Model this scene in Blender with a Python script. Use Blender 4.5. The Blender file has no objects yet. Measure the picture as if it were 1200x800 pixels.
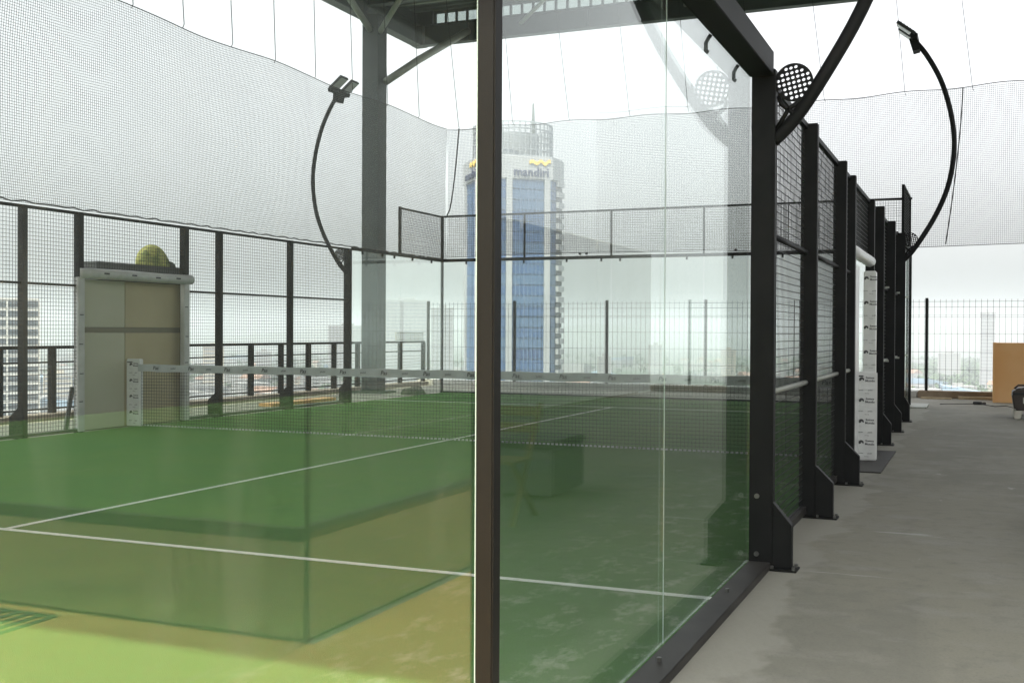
import bpy, bmesh, math, random
from mathutils import Vector, Matrix
S = bpy.context.scene
R = math.radians
rnd = random.Random(7)

# ------------------------------------------------------------------ camera
CAM = (1.26622, -2.73922, 1.40944)
YAW, PIT, ROLL, FPX = 0.397588, -0.009169, 0.004704, 1305.38
fw = Vector((-math.sin(YAW)*math.cos(PIT), math.cos(YAW)*math.cos(PIT), math.sin(PIT)))
rr = Vector((math.cos(YAW), math.sin(YAW), 0)); uu = rr.cross(fw)
r2 = rr*math.cos(ROLL)+uu*math.sin(ROLL); u2 = uu*math.cos(ROLL)-rr*math.sin(ROLL)
cd = bpy.data.cameras.new('camera'); cam = bpy.data.objects.new('camera', cd)
S.collection.objects.link(cam); S.camera = cam
cam.matrix_world = Matrix(((r2.x, u2.x, -fw.x, CAM[0]), (r2.y, u2.y, -fw.y, CAM[1]), (r2.z, u2.z, -fw.z, CAM[2]), (0, 0, 0, 1)))
cd.sensor_width = 36; cd.lens = FPX*36/1200; cd.clip_start = 0.05; cd.clip_end = 30000

# ------------------------------------------------------------------ light
SUN_EL, SUN_AZ = R(62), R(180)          # the sun stands high behind the camera (from -Y)
W = bpy.data.worlds.new("World"); S.world = W; W.use_nodes = True
nt = W.node_tree; nt.nodes.clear()
sky = nt.nodes.new('ShaderNodeTexSky'); sky.sky_type = 'NISHITA'; sky.sun_disc = False
sky.sun_elevation = SUN_EL; sky.sun_rotation = SUN_AZ
sky.air_density = 1.0; sky.dust_density = 6.0; sky.ozone_density = 0.6
hs = nt.nodes.new('ShaderNodeHueSaturation'); hs.inputs['Saturation'].default_value = 0.12   # a white hazy sky
bg = nt.nodes.new('ShaderNodeBackground'); bg.inputs['Strength'].default_value = 0.15
ow = nt.nodes.new('ShaderNodeOutputWorld')
nt.links.new(sky.outputs[0], hs.inputs['Color']); nt.links.new(hs.outputs[0], bg.inputs[0]); nt.links.new(bg.outputs[0], ow.inputs[0])
sl = bpy.data.lights.new('sun', 'SUN'); sl.energy = 3.0; sl.angle = R(0.6); sl.color = (1.0, .92, .68)
so = bpy.data.objects.new('sun', sl); S.collection.objects.link(so)
so.rotation_euler = (Vector((0, math.cos(SUN_EL), -math.sin(SUN_EL)))).to_track_quat('-Z', 'Y').to_euler()
vs = S.view_settings; vs.view_transform = 'Standard'; vs.look = 'None'; vs.exposure = 1.5; vs.gamma = 1
cy = S.cycles
cy.max_bounces = 10; cy.diffuse_bounces = 4; cy.glossy_bounces = 4; cy.transmission_bounces = 6
cy.transparent_max_bounces = 40; cy.volume_bounces = 0; cy.caustics_reflective = False; cy.caustics_refractive = False
HAZE = 0.00038

# ------------------------------------------------------------------ materials
def mat(name, col, rough=.6, metal=0, noise=None, bump=None, spec=.5):
    """noise = (scale, other colour, low, high); bump = (scale, strength)"""
    m = bpy.data.materials.new(name); m.use_nodes = True; n = m.node_tree.nodes; l = m.node_tree.links
    b = n['Principled BSDF']; b.inputs['Roughness'].default_value = rough; b.inputs['Metallic'].default_value = metal
    b.inputs['Base Color'].default_value = (*col, 1); b.inputs['Specular IOR Level'].default_value = spec
    tc = n.new('ShaderNodeTexCoord')
    if noise:
        t = n.new('ShaderNodeTexNoise'); t.inputs['Scale'].default_value = noise[0]; t.inputs['Detail'].default_value = 6
        l.new(tc.outputs['Object'], t.inputs['Vector'])
        r = n.new('ShaderNodeValToRGB'); r.color_ramp.elements[0].position = noise[2]; r.color_ramp.elements[1].position = noise[3]
        r.color_ramp.elements[0].color = (*col, 1); r.color_ramp.elements[1].color = (*noise[1], 1)
        l.new(t.outputs['Fac'], r.inputs[0]); l.new(r.outputs[0], b.inputs['Base Color'])
    if bump:
        t = n.new('ShaderNodeTexNoise'); t.inputs['Scale'].default_value = bump[0]; t.inputs['Detail'].default_value = 4
        l.new(tc.outputs['Object'], t.inputs['Vector'])
        bp = n.new('ShaderNodeBump'); bp.inputs['Strength'].default_value = bump[1]; bp.inputs['Distance'].default_value = .01
        l.new(t.outputs['Fac'], bp.inputs['Height']); l.new(bp.outputs[0], b.inputs['Normal'])
    return m

def glass_mat(name, tint, ior=1.5):
    m = bpy.data.materials.new(name); m.use_nodes = True; n = m.node_tree.nodes; l = m.node_tree.links
    n.clear(); o = n.new('ShaderNodeOutputMaterial'); mx = n.new('ShaderNodeMixShader')
    t = n.new('ShaderNodeBsdfTransparent'); t.inputs[0].default_value = (*tint, 1)
    g = n.new('ShaderNodeBsdfGlossy'); g.inputs['Roughness'].default_value = 0.0; g.inputs[0].default_value = (.97, 1, .98, 1)
    fr = n.new('ShaderNodeFresnel'); ge = n.new('ShaderNodeNewGeometry')
    # the ray is not bent inside the sheet, so its back face takes the inverse index
    mr = n.new('ShaderNodeMapRange'); mr.inputs['To Min'].default_value = ior; mr.inputs['To Max'].default_value = 1/ior
    l.new(ge.outputs['Backfacing'], mr.inputs['Value']); l.new(mr.outputs[0], fr.inputs['IOR'])
    l.new(fr.outputs[0], mx.inputs[0]); l.new(t.outputs[0], mx.inputs[1]); l.new(g.outputs[0], mx.inputs[2]); 
    tc = n.new('ShaderNodeTexCoord'); mp = n.new('ShaderNodeMapping'); mp.inputs['Scale'].default_value = (1.6, 1.6, .5); l.new(tc.outputs['Object'], mp.inputs[0])
    nz = n.new('ShaderNodeTexNoise'); nz.inputs['Scale'].default_value = 2.2; nz.inputs['Detail'].default_value = 9; nz.inputs['Roughness'].default_value = .68; l.new(mp.outputs[0], nz.inputs['Vector'])
    rg = n.new('ShaderNodeMapRange'); rg.inputs['From Min'].default_value = .5; rg.inputs['From Max'].default_value = .8; rg.inputs['To Min'].default_value = .004; rg.inputs['To Max'].default_value = .026; l.new(nz.outputs['Fac'], rg.inputs['Value'])
    df = n.new('ShaderNodeBsdfDiffuse'); df.inputs[0].default_value = (.55, .56, .53, 1); m2 = n.new('ShaderNodeMixShader')
    l.new(rg.outputs[0], m2.inputs[0]); l.new(mx.outputs[0], m2.inputs[1]); l.new(df.outputs[0], m2.inputs[2]); l.new(m2.outputs[0], o.inputs[0])
    return m

def multi_noise(name, base, layers, rough=.85, bump=None, spec=.3, patch=None):
    """layers: (scale, detail, colour, low, high, amount, stretch)"""
    m = bpy.data.materials.new(name); m.use_nodes = True; n = m.node_tree.nodes; l = m.node_tree.links
    b = n['Principled BSDF']; b.inputs['Roughness'].default_value = rough; b.inputs['Specular IOR Level'].default_value = spec
    tc = n.new('ShaderNodeTexCoord'); cur = None
    for sc, det, col, lo, hi, amt, st in layers:
        mp = n.new('ShaderNodeMapping'); mp.inputs['Scale'].default_value = st; mp.inputs['Location'].default_value = (sc*3.1, sc*1.7, 0)
        l.new(tc.outputs['Object'], mp.inputs[0])
        t = n.new('ShaderNodeTexNoise'); t.inputs['Scale'].default_value = sc; t.inputs['Detail'].default_value = det; t.inputs['Roughness'].default_value = .6
        l.new(mp.outputs[0], t.inputs['Vector'])
        mr = n.new('ShaderNodeMapRange'); mr.inputs['From Min'].default_value = lo; mr.inputs['From Max'].default_value = hi; mr.inputs['To Max'].default_value = amt
        l.new(t.outputs['Fac'], mr.inputs['Value'])
        mx = n.new('ShaderNodeMix'); mx.data_type = 'RGBA'
        l.new(mr.outputs[0], mx.inputs[0])
        if cur is None: mx.inputs[6].default_value = (*base, 1)
        else: l.new(cur, mx.inputs[6])
        mx.inputs[7].default_value = (*col, 1); cur = mx.outputs[2]
    if patch == 'edge':
        # a paler ragged mortar strip along the foot of the court wall
        sx = n.new('ShaderNodeSeparateXYZ'); l.new(tc.outputs['Object'], sx.inputs[0])
        t = n.new('ShaderNodeTexNoise'); t.inputs['Scale'].default_value = 1.6; t.inputs['Detail'].default_value = 7; l.new(tc.outputs['Object'], t.inputs['Vector'])
        ad = n.new('ShaderNodeMath'); ad.operation = 'MULTIPLY_ADD'; ad.inputs[1].default_value = .9; l.new(t.outputs['Fac'], ad.inputs[0]); l.new(sx.outputs['X'], ad.inputs[2])
        g1 = n.new('ShaderNodeMapRange'); g1.inputs['From Min'].default_value = .84; g1.inputs['From Max'].default_value = .78; l.new(ad.outputs[0], g1.inputs['Value']); g1.inputs['To Max'].default_value = .75
        mx = n.new('ShaderNodeMix'); mx.data_type = 'RGBA'; l.new(g1.outputs[0], mx.inputs[0]); l.new(cur, mx.inputs[6]); mx.inputs[7].default_value = (.285, .278, .235, 1); cur = mx.outputs[2]
    elif patch:
        # pale sand swept against the right wall (its own ragged shape, fading with distance from it)
        sx = n.new('ShaderNodeSeparateXYZ'); l.new(tc.outputs['Object'], sx.inputs[0])
        g1 = n.new('ShaderNodeMapRange'); g1.inputs['From Min'].default_value = -1.7; g1.inputs['From Max'].default_value = -.15; l.new(sx.outputs['X'], g1.inputs['Value'])
        mp = n.new('ShaderNodeMapping'); mp.inputs['Scale'].default_value = (1.0, .55, 1); mp.inputs['Rotation'].default_value = (0, 0, .5); l.new(tc.outputs['Object'], mp.inputs[0])
        t = n.new('ShaderNodeTexNoise'); t.inputs['Scale'].default_value = 5.5; t.inputs['Detail'].default_value = 9; t.inputs['Roughness'].default_value = .7; l.new(mp.outputs[0], t.inputs['Vector'])
        g2 = n.new('ShaderNodeMapRange'); g2.inputs['From Min'].default_value = .52; g2.inputs['From Max'].default_value = .72; l.new(t.outputs['Fac'], g2.inputs['Value'])
        mu = n.new('ShaderNodeMath'); mu.operation = 'MULTIPLY'; l.new(g1.outputs[0], mu.inputs[0]); l.new(g2.outputs[0], mu.inputs[1])
        mx = n.new('ShaderNodeMix'); mx.data_type = 'RGBA'; l.new(mu.outputs[0], mx.inputs[0]); l.new(cur, mx.inputs[6]); mx.inputs[7].default_value = (.40, .44, .34, 1); cur = mx.outputs[2]
    l.new(cur, b.inputs['Base Color'])
    if bump:
        t = n.new('ShaderNodeTexNoise'); t.inputs['Scale'].default_value = bump[0]; t.inputs['Detail'].default_value = 5
        l.new(tc.outputs['Object'], t.inputs['Vector'])
        bp = n.new('ShaderNodeBump'); bp.inputs['Strength'].default_value = bump[1]; bp.inputs['Distance'].default_value = bump[2]
        l.new(t.outputs['Fac'], bp.inputs['Height']); l.new(bp.outputs[0], b.inputs['Normal'])
    return m
ONE = (1, 1, 1)
M = dict(
 steel=mat('black_powder_coat', (.0050, .0058, .0058), .55, 0, (5, (.011, .0115, .011), .3, .75), (220, .06), .22),
 steel_near=mat('grey_brown_powder_coat', (.0065, .0060, .0050), .55, 0, (2, (.0095, .009, .0078), .3, .75), (260, .08), .25),
 beam=mat('dusty_beam_coat', (.020, .0185, .017), .5, 0, (4, (.045, .042, .038), .35, .75), (150, .1), .4),
 wire=mat('black_wire', (.012, .013, .013), .5, spec=.3),
 netcord=mat('net_cord', (.13, .134, .138), .8),
 glass=glass_mat('toughened_glass', (.965, .984, .972)),
 side_glass=glass_mat('side_glass', (.960, .982, .970), 1.37),
 glass_edge=mat('glass_edge', (.42, .52, .47), .3),
 chrome=mat('zinc_bolt', (.22, .22, .21), .4, .9),
 roofsteel=mat('roof_steel', (.062, .078, .072), .55, 0, (1.5, (.085, .10, .094), .35, .7)),
 column=mat('column_paint', (.028, .038, .036), .55, 0, (1.5, (.042, .054, .05), .35, .7)),
 roofdeck=mat('roof_sheet', (.12, .14, .13), .6, 0, (1, (.16, .175, .165), .35, .7)),
 galv=mat('galvanised_tube', (.30, .32, .28), .5, .2, (5, (.38, .39, .34), .3, .7)),
 poly=mat('opal_sheet', (.7, .74, .72), .4),
 film=mat('white_protective_film', (.66, .67, .65), .32, 0, (9, (.74, .75, .73), .35, .7), (14, .35)),
 tape=mat('net_tape_film', (.42, .45, .44), .35, 0, (6, (.50, .53, .52), .35, .7), (25, .3)),
 print=mat('film_print', (.05, .05, .052), .5),
 line=mat('white_line', (.62, .66, .60), .9, 0, (30, (.5, .56, .48), .4, .75)),
 turf=multi_noise('green_turf', (.102, .232, .070), [
   (.5, 3, (.132, .245, .066), .38, .68, .8, ONE), (4, 6, (.090, .205, .070), .45, .75, .5, ONE),
   (170, 2, (.055, .13, .04), (.42), .66, .7, ONE), (2.2, 8, (.17, .22, .14), .60, .80, .40, (2.4, .7, 1))], .95, (240, .9, .012), .12, True),
 concrete=multi_noise('trowelled_concrete', (.228, .221, .176), [
   (.42, 5, (.188, .184, .150), .46, .54, .9, (1.6, .5, 1)), (.8, 6, (.238, .232, .192), .53, .60, .8, (1.3, .8, 1)), (1.9, 9, (.262, .256, .222), .52, .66, .7, (.8, 1.3, 1)),
   (7, 9, (.155, .15, .126), .50, .72, .6, ONE), (1.3, 12, (.38, .38, .35), .66, .70, .8, (.35, 2.2, 1)), (3.1, 12, (.36, .355, .32), .68, .72, .7, (1.6, .5, 1)), (75, 3, (.13, .127, .11), .52, .75, .55, ONE)], .78, (26, .35, .012), .4, 'edge'),
 screed=mat('added_screed_ochre', (.125, .085, .025), .85, 0, (1.5, (.155, .11, .035), .35, .7), (30, .3)),
 ochre=mat('added_ochre_floor', (.62, .37, .12), .85, 0, (2, (.68, .42, .15), .35, .7), (30, .3)),
 chairwood=mat('worn_chair_wood', (.22, .17, .07), .7),
 core=mat('added_block_grey', (.16, .165, .165), .8, 0, (.4, (.20, .205, .20), .35, .7)),
 kerb=mat('wet_brown_concrete', (.22, .16, .10), .85, 0, (5, (.30, .24, .17), .35, .7), (30, .4)),
 pale_kerb=mat('pale_concrete', (.55, .55, .52), .85, 0, (3, (.42, .42, .40), .4, .7), (25, .3)),
 added_reflection_wall=mat('added_wall_white', (.78, .78, .75), .85, 0, (.6, (.70, .70, .67), .35, .7)),
 film_dull=mat('dull_white_film', (.47, .475, .45), .4, 0, (7, (.56, .565, .54), .35, .7), (14, .35)),  # darker copy of the white film, for the left doorway
 far_band=mat('far_window_band', (.15, .16, .18), .5),
 parapet=mat('grey_plinth', (.25, .235, .21), .9, 0, (3, (.17, .16, .145), .4, .7), (25, .4)),
 wood=mat('plywood', (.74, .40, .15), .55, 0, (1.5, (.80, .48, .22), .35, .7)),
 timber=mat('timber_batten', (.42, .33, .20), .75, 0, (9, (.55, .45, .30), .35, .7)),
 beige=mat('beige_board', (.48, .42, .26), .8, 0, (1.2, (.40, .35, .22), .35, .7)),
 beige2=mat('pale_board', (.47, .465, .34), .8, 0, (2, (.5, .5, .38), .35, .7)),
 seam=mat('board_reflection_band', (.20, .185, .125), .8),  # tone of the reflected band painted across the boards
 greytop=mat('grey_board', (.13, .135, .13), .8),
 bundle=mat('yellow_green_cloth', (.66, .66, .22), .8, 0, (5, (.30, .35, .12), .5, .6), (12, .5)),
 greycloth=mat('grey_cloth', (.16, .17, .13), .9, 0, (9, (.1, .11, .09), .4, .65), (15, .5)),
 lamp=mat('lamp_housing', (.03, .033, .035), .5), lens=mat('lamp_lens', (.55, .58, .58), .2),
 brown=mat('brown_plastic', (.055, .042, .035), .45), cable=mat('black_cable', (.02, .02, .02), .5), yellowbag=mat('pale_sack', (.6, .58, .5), .8),
 white_wall=mat('white_render', (.46, .46, .45), .85, 0, (.05, (.40, .40, .39), .35, .7)),
 window=mat('dark_window', (.05, .06, .075), .15),
 tower_glass=mat('blue_curtain_wall', (.026, .072, .19), .25, 0, (.06, (.04, .095, .22), .35, .65)),
 tower_glass_b=mat('pale_curtain_wall', (.055, .11, .21), .3), tower_glass_c=mat('deep_curtain_wall', (.02, .052, .15), .2),
 tower_glass2=mat('blue_spandrel', (.075, .135, .25), .35),
 tower_white=mat('tower_white', (.29, .305, .335), .7, 0, (.08, (.34, .35, .375), .35, .7)),
 navy=mat('navy_letters', (.02, .028, .085), .5), gold=mat('golden_emblem', (.72, .50, .10), .5),
 lattice=mat('crown_lattice', (.22, .24, .265), .6),
 wall_a=mat('house_wall', (.22, .225, .23), .9), wall_b=mat('house_wall_cream', (.32, .29, .24), .9), wall_c=mat('house_wall_grey', (.24, .25, .27), .9),
 roof_a=mat('red_tiles', (.20, .115, .08), .85), roof_b=mat('grey_roof', (.25, .26, .27), .85), roof_c=mat('blue_metal_roof', (.16, .24, .33), .6),
 city=multi_noise('city_ground', (.06, .072, .065), [(.012, 6, (.12, .125, .13), .45, .6, .9, ONE), (.004, 5, (.035, .07, .035), .45, .6, .9, ONE)], .95),
 foliage=mat('far_foliage', (.025, .055, .022), .9, 0, (.05, (.045, .08, .032), .35, .65)),
 hill=mat('far_hill', (.07, .11, .07), .95),
)

# ------------------------------------------------------------------ mesh helpers
class MB:
    def __init__(s): s.v = []; s.f = []; s.mi = []; s.m = 0
    def add(s, vs_, fs):
        k = len(s.v); s.v += [tuple(v) for v in vs_]
        for f in fs: s.f.append([k+i for i in f]); s.mi.append(s.m)
        return s
    def box(s, x0, x1, y0, y1, z0, z1):
        return s.add([(x0,y0,z0),(x1,y0,z0),(x1,y1,z0),(x0,y1,z0),(x0,y0,z1),(x1,y0,z1),(x1,y1,z1),(x0,y1,z1)],
                     [(3,2,1,0),(4,5,6,7),(0,1,5,4),(1,2,6,5),(2,3,7,6),(3,0,4,7)])
    def prism(s, pts, ax, a0, a1):
        """extrude a polygon: ax='y' takes (x,z) points, 'x' takes (y,z), 'z' takes (x,y)"""
        def P(p, a): return {'y': (p[0], a, p[1]), 'x': (a, p[0], p[1]), 'z': (p[0], p[1], a)}[ax]
        n = len(pts); vs_ = [P(p, a0) for p in pts]+[P(p, a1) for p in pts]
        return s.add(vs_, [list(range(n))[::-1], list(range(n, 2*n))]+[(i, (i+1) % n, n+(i+1) % n, n+i) for i in range(n)])
    def tube(s, path, r, n=8, caps=True):
        path = [Vector(p) for p in path]; rs = r if isinstance(r, (list, tuple)) else [r]*len(path)
        rings = []
        t0 = (path[1]-path[0]).normalized(); a = Vector((0, 0, 1)) if abs(t0.z) < .9 else Vector((1, 0, 0))
        u = t0.cross(a).normalized()
        k = len(s.v)
        for i, p in enumerate(path):
            t = (path[min(i+1, len(path)-1)]-path[max(i-1, 0)]).normalized()
            u = (u-t*u.dot(t)).normalized(); w = t.cross(u)
            for j in range(n):
                an = 2*math.pi*(j+.5)/n; s.v.append(tuple(p+(u*math.cos(an)+w*math.sin(an))*rs[i]))
        for i in range(len(path)-1):
            for j in range(n):
                s.f.append([k+i*n+j, k+i*n+(j+1) % n, k+(i+1)*n+(j+1) % n, k+(i+1)*n+j]); s.mi.append(s.m)
        if caps:
            s.f.append([k+j for j in range(n)][::-1]); s.mi.append(s.m)
            e = k+(len(path)-1)*n; s.f.append([e+j for j in range(n)]); s.mi.append(s.m)
        return s
    def bar(s, a, b, w, h, up=(0, 0, 1)):
        a = Vector(a); b = Vector(b); t = (b-a).normalized(); u = t.cross(Vector(up)).normalized(); v = u.cross(t)
        c = [a+u*sx*w/2+v*sz*h/2 for sx, sz in ((-1,-1),(1,-1),(1,1),(-1,1))]+[b+u*sx*w/2+v*sz*h/2 for sx, sz in ((-1,-1),(1,-1),(1,1),(-1,1))]
        return s.add(c, [(3,2,1,0),(4,5,6,7),(0,1,5,4),(1,2,6,5),(2,3,7,6),(3,0,4,7)])
    def mesh(s, name, mats, smooth=False, bev=0):
        me = bpy.data.meshes.new(name); me.from_pydata(s.v, [], s.f)
        for m in (mats if isinstance(mats, (list, tuple)) else [mats]): me.materials.append(m)
        me.polygons.foreach_set('material_index', s.mi)
        bm = bmesh.new(); bm.from_mesh(me); bmesh.ops.recalc_face_normals(bm, faces=bm.faces)
        if bev: bmesh.ops.bevel(bm, geom=[e for e in bm.edges], offset=bev, segments=2, affect='EDGES', clamp_overlap=True)
        bm.to_mesh(me); bm.free()
        if smooth: me.polygons.foreach_set('use_smooth', [True]*len(me.polygons))
        me.update(); return me

COL = S.collection
def root_loc(o):
    v = Vector(o.location)
    while o.parent: o = o.parent; v += Vector(o.location)
    return v
def thing(name, label, cat, loc=(0, 0, 0), group=None, rz=0):
    o = bpy.data.objects.new(name, None); COL.objects.link(o); o.location = loc; o.rotation_euler.z = rz
    o.empty_display_size = .2; o['label'] = label; o['category'] = cat
    if group: o['group'] = group
    return o
def part(name, mb, m, parent, smooth=False, bev=0, stuff=False, at=None, label=None):
    """mb: an MB in world coordinates (or a ready mesh with at=world position)"""
    if isinstance(mb, MB):
        rl = root_loc(parent)
        mb.v = [(x-rl.x, y-rl.y, z-rl.z) for x, y, z in mb.v]
        me = mb.mesh(name, m, smooth, bev); pos = (0, 0, 0)
    else:
        me = mb; pos = Vector(at)-root_loc(parent)
    o = bpy.data.objects.new(name, me); COL.objects.link(o); o.parent = parent; o.location = pos
    if stuff: o['kind'] = 'stuff'
    if label: o['label'] = label
    return o
def local(name, mb, m, parent, smooth=False, bev=0, stuff=False):
    o = bpy.data.objects.new(name, mb.mesh(name, m, smooth, bev) if isinstance(mb, MB) else mb); COL.objects.link(o); o.parent = parent
    if stuff: o['kind'] = 'stuff'
    return o
def single(name, mb, m, label, cat, smooth=False, bev=0, loc=None, group=None):
    if loc is None: loc = (0, 0, 0)
    mb.v = [(x-loc[0], y-loc[1], z-loc[2]) for x, y, z in mb.v]
    o = bpy.data.objects.new(name, mb.mesh(name, m, smooth, bev)); COL.objects.link(o); o.location = loc
    o['label'] = label; o['category'] = cat
    if group: o['group'] = group
    return o
def structure(name, mb, m, parent=None):
    o = bpy.data.objects.new(name, mb.mesh(name, m)); COL.objects.link(o)
    if parent: o.parent = parent
    else: o['kind'] = 'structure'
    return o
def curve_mesh(ob):
    COL.objects.link(ob); bpy.context.view_layer.update()
    me = bpy.data.meshes.new_from_object(ob.evaluated_get(bpy.context.evaluated_depsgraph_get()))
    COL.objects.unlink(ob); d = ob.data; bpy.data.objects.remove(ob); bpy.data.curves.remove(d)
    return me
def text_mesh(txt, size, depth, m, shear=0, bold=0):
    c = bpy.data.curves.new('t', 'FONT'); c.body = txt; c.size = size; c.extrude = depth; c.align_x = 'CENTER'; c.align_y = 'CENTER'; c.shear = shear; c.offset = bold
    c.resolution_u = 2
    me = curve_mesh(bpy.data.objects.new('t', c)); me.materials.clear(); me.materials.append(m); return me
def flat_mesh(outlines, depth, m, res=2):
    """filled 2-D outline with holes, extruded; outlines are lists of (x,y)"""
    c = bpy.data.curves.new('c', 'CURVE'); c.dimensions = '2D'; c.fill_mode = 'BOTH'; c.extrude = depth
    for pts in outlines:
        sp = c.splines.new('POLY'); sp.points.add(len(pts)-1); sp.use_cyclic_u = True
        for p, q in zip(sp.points, pts): p.co = (q[0], q[1], 0, 1)
    me = curve_mesh(bpy.data.objects.new('c', c)); me.materials.clear(); me.materials.append(m); return me
def wires(p0, u, lu, v, lv, su, sv, r):
    """welded wire grid from corner p0 along u (length lu) and v (length lv)"""
    mb = MB(); p0 = Vector(p0); u = Vector(u); v = Vector(v); n = u.cross(v)
    k = int(round(lu/su)); 
    for i in range(k+1):
        a = p0+u*(lu*i/k); mb.bar(a, a+v*lv, 2*r, 2*r, n)
    k = int(round(lv/sv))
    for i in range(k+1):
        a = p0+v*(lv*i/k)+n*(2*r); mb.bar(a, a+u*lu, 2*r, 2*r, n)
    return mb

# ------------------------------------------------------------------ setting: roof terrace, turf, city ground
XL, XR, YB, YF = -12.35, 6.0, -26.0, 23.75
structure('roof_terrace', MB().box(XL, XR, YB, YF, -61.5, 0.0), M['concrete'])
turf = structure('turf', MB().box(-9.985, -0.004, 0.02, 19.985, .002, .012), M['turf'])
def line(parent, x0, x1, y0, y1): 
    o = bpy.data.objects.new('court_line', MB().box(x0, x1, y0, y1, .013, .0165).mesh('court_line', M['line'])); COL.objects.link(o); o.parent = parent
line(turf, -9.97, -.02, 3.02, 3.07); line(turf, -9.97, -.02, 16.93, 16.98); line(turf, -5.025, -4.975, 3.07, 16.93)
structure('added_ochre_floor', MB().box(-9.9, -.02, -1.49, -.01, .001, .006).box(-1.47, -.02, -20, -1.491, .001, .006), M['ochre'])  # unseen floor, its ochre added to tint the end wall reflection
gm = MB()
N = 24; RAD = 9000
gm.add([(0, 0, -62)]+[(RAD*math.cos(2*math.pi*i/N), RAD*math.sin(2*math.pi*i/N), -62) for i in range(N)], [(0, i+1, (i+1) % N+1) for i in range(N)])
structure('city_ground', gm, M['city'])

# ------------------------------------------------------------------ court: posts
def post_mesh(side, h, w=.10, t=.08):
    """post with a sloped outward foot; outward is +X for side=1"""
    s = side; mb = MB(); mb.box(0 if s > 0 else -w, w if s > 0 else 0, -t/2, t/2, .012, h)
    return mb.mesh('post', M['steel'], bev=.004)
def foot_mesh(side, w=.10):
    s = side; mb = MB()
    mb.prism([(s*w, .012), (s*.25, .012), (s*.25, .27), (s*w, .40)], 'y', -.034, .034)
    return mb.mesh('foot', M['steel'], bev=.003)
def plate_mesh(side):
    s = side; a, b = (-.01, .285) if s > 0 else (-.285, .01)
    return MB().box(a, b, -.075, .075, .0, .011).mesh('base_plate', M['steel'], bev=.002)
boltm = MB().tube([(0, 0, 0), (0, 0, .018)], .011, 6).mesh('anchor_bolt', M['chrome'])
PM = {}
def post(fence, side, y, h, x=0.0, w=.10, foot=True):
    key = (side, h, w)
    if key not in PM: PM[key] = post_mesh(side, h, w)
    p = part('post', PM[key], None, fence, at=(x, y, 0))
    if foot:
        k = ('f', side, w)
        if k not in PM: PM[k] = foot_mesh(side, w)
        if ('p', side) not in PM: PM[('p', side)] = plate_mesh(side)
        for nm, me, at in (('foot', PM[k], (x, y, 0)), ('base_plate', PM[('p', side)], (x, y, 0))):
            o = bpy.data.objects.new(nm, me); COL.objects.link(o); o.parent = p
        for dy in (-.055, .055):
            for dx in (.14, .265):
                o = bpy.data.objects.new('anchor_bolt', boltm); COL.objects.link(o); o.parent = p; o.location = (side*dx, dy, .011)
    return p
def glass(fence, x0, x1, y0, y1, z0, z1, label=None):
    g = part('glass_panel', MB().box(x0, x1, y0, y1, z0, z1), M['side_glass' if fence.name == 'court_fence' else 'glass'], fence, label=label)
    return g
def edge_strip(fence, x0, x1, y0, y1, z0, z1):
    return part('glass_edge', MB().box(x0, x1, y0, y1, z0, z1), M['glass_edge'], fence)
def film_prints(parent, x, y, z0, z1, step, s=.055, only_small=False, side='front'):
    """rows of print on wrapped film; facing -Y"""
    z = z1-.07; k = 0
    while z > z0+.04:
        rows = [(k % 2 == 0, z)]
        if k % 2 == 0:
            for t_, dz, sz in (('Somos', .02, s*.62), ('Mondo', -.014, s*.66)):
                o = local('print_text', PRT[(t_, round(sz, 4))] if (t_, round(sz, 4)) in PRT else PRT.setdefault((t_, round(sz, 4)), text_mesh(t_, sz, .0006, M['print'], bold=.0008)), None, parent)
                o.rotation_euler = (R(90), 0, 0); o.location = Vector((x+s*.95, y-.0015, z+dz))-root_loc(parent)
            if ('logo', s) not in PRT:
                a0, a1, n = R(-20), R(215), 12; out = [(s*.52*math.cos(a0+(a1-a0)*i/n), s*.52*math.sin(a0+(a1-a0)*i/n)) for i in range(n+1)]
                inn = [(s*.16*math.cos(a0+(a1-a0)*i/n)+s*.1, s*.16*math.sin(a0+(a1-a0)*i/n)-s*.12) for i in range(n+1)][::-1]
                PRT[('logo', s)] = flat_mesh([out+inn], .0006, M['print'])
            o = local('print_logo', PRT[('logo', s)], None, parent); o.rotation_euler = (R(90), 0, 0); o.location = Vector((x-s*.75, y-.0015, z))-root_loc(parent)
        else:
            for t_, dz, dx, sz in (('mondo', .0, -.9, s*.36), ('padel', .0, 1.0, s*.42), ('flooring', -.035, .35, s*.26)):
                key = (t_, round(sz, 4))
                if key not in PRT: PRT[key] = text_mesh(t_, sz, .0006, M['print'])
                o = local('print_text', PRT[key], None, parent); o.rotation_euler = (R(90), 0, 0); o.location = Vector((x+dx*s, y-.0015, z+dz))-root_loc(parent)
        z -= step; k += 1
PRT = {}

# ---------- back glass wall (Y=0, seen from outside, next to the camera)
bw = thing('glass_wall', 'frameless glass end wall with the grey brown corner post nearest the camera', 'glass wall', (0, 0, 0))
part('corner_post', MB().box(.012, .063, -.002, .052, 0, 4.0), M['steel_near'], bw, bev=.004)
for i in range(5):
    glass(bw, -2*i-1.994 if i < 4 else -9.99, -2*i-.004, 0.0, .012, .05, 3.0)
part('edge_seal', MB().box(.0088, .0115, .0, .012, .05, 3.0), M['glass_edge'], bw)
part('bottom_beam', MB().box(-10, .010, .02, .10, 0, .05), M['beam'], bw)
part('top_beam', MB().box(-10, .010, .015, .10, 2.9, 3.02), M['steel'], bw)
part('wire_mesh', wires((-9.98, .05, 3.05), (1, 0, 0), 9.98, (0, 0, 1), .92, .05, .05, .002), M['wire'], bw, stuff=True)
part('top_rail', MB().box(-10, .010, .03, .07, 3.98, 4.02), M['steel'], bw)

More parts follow.
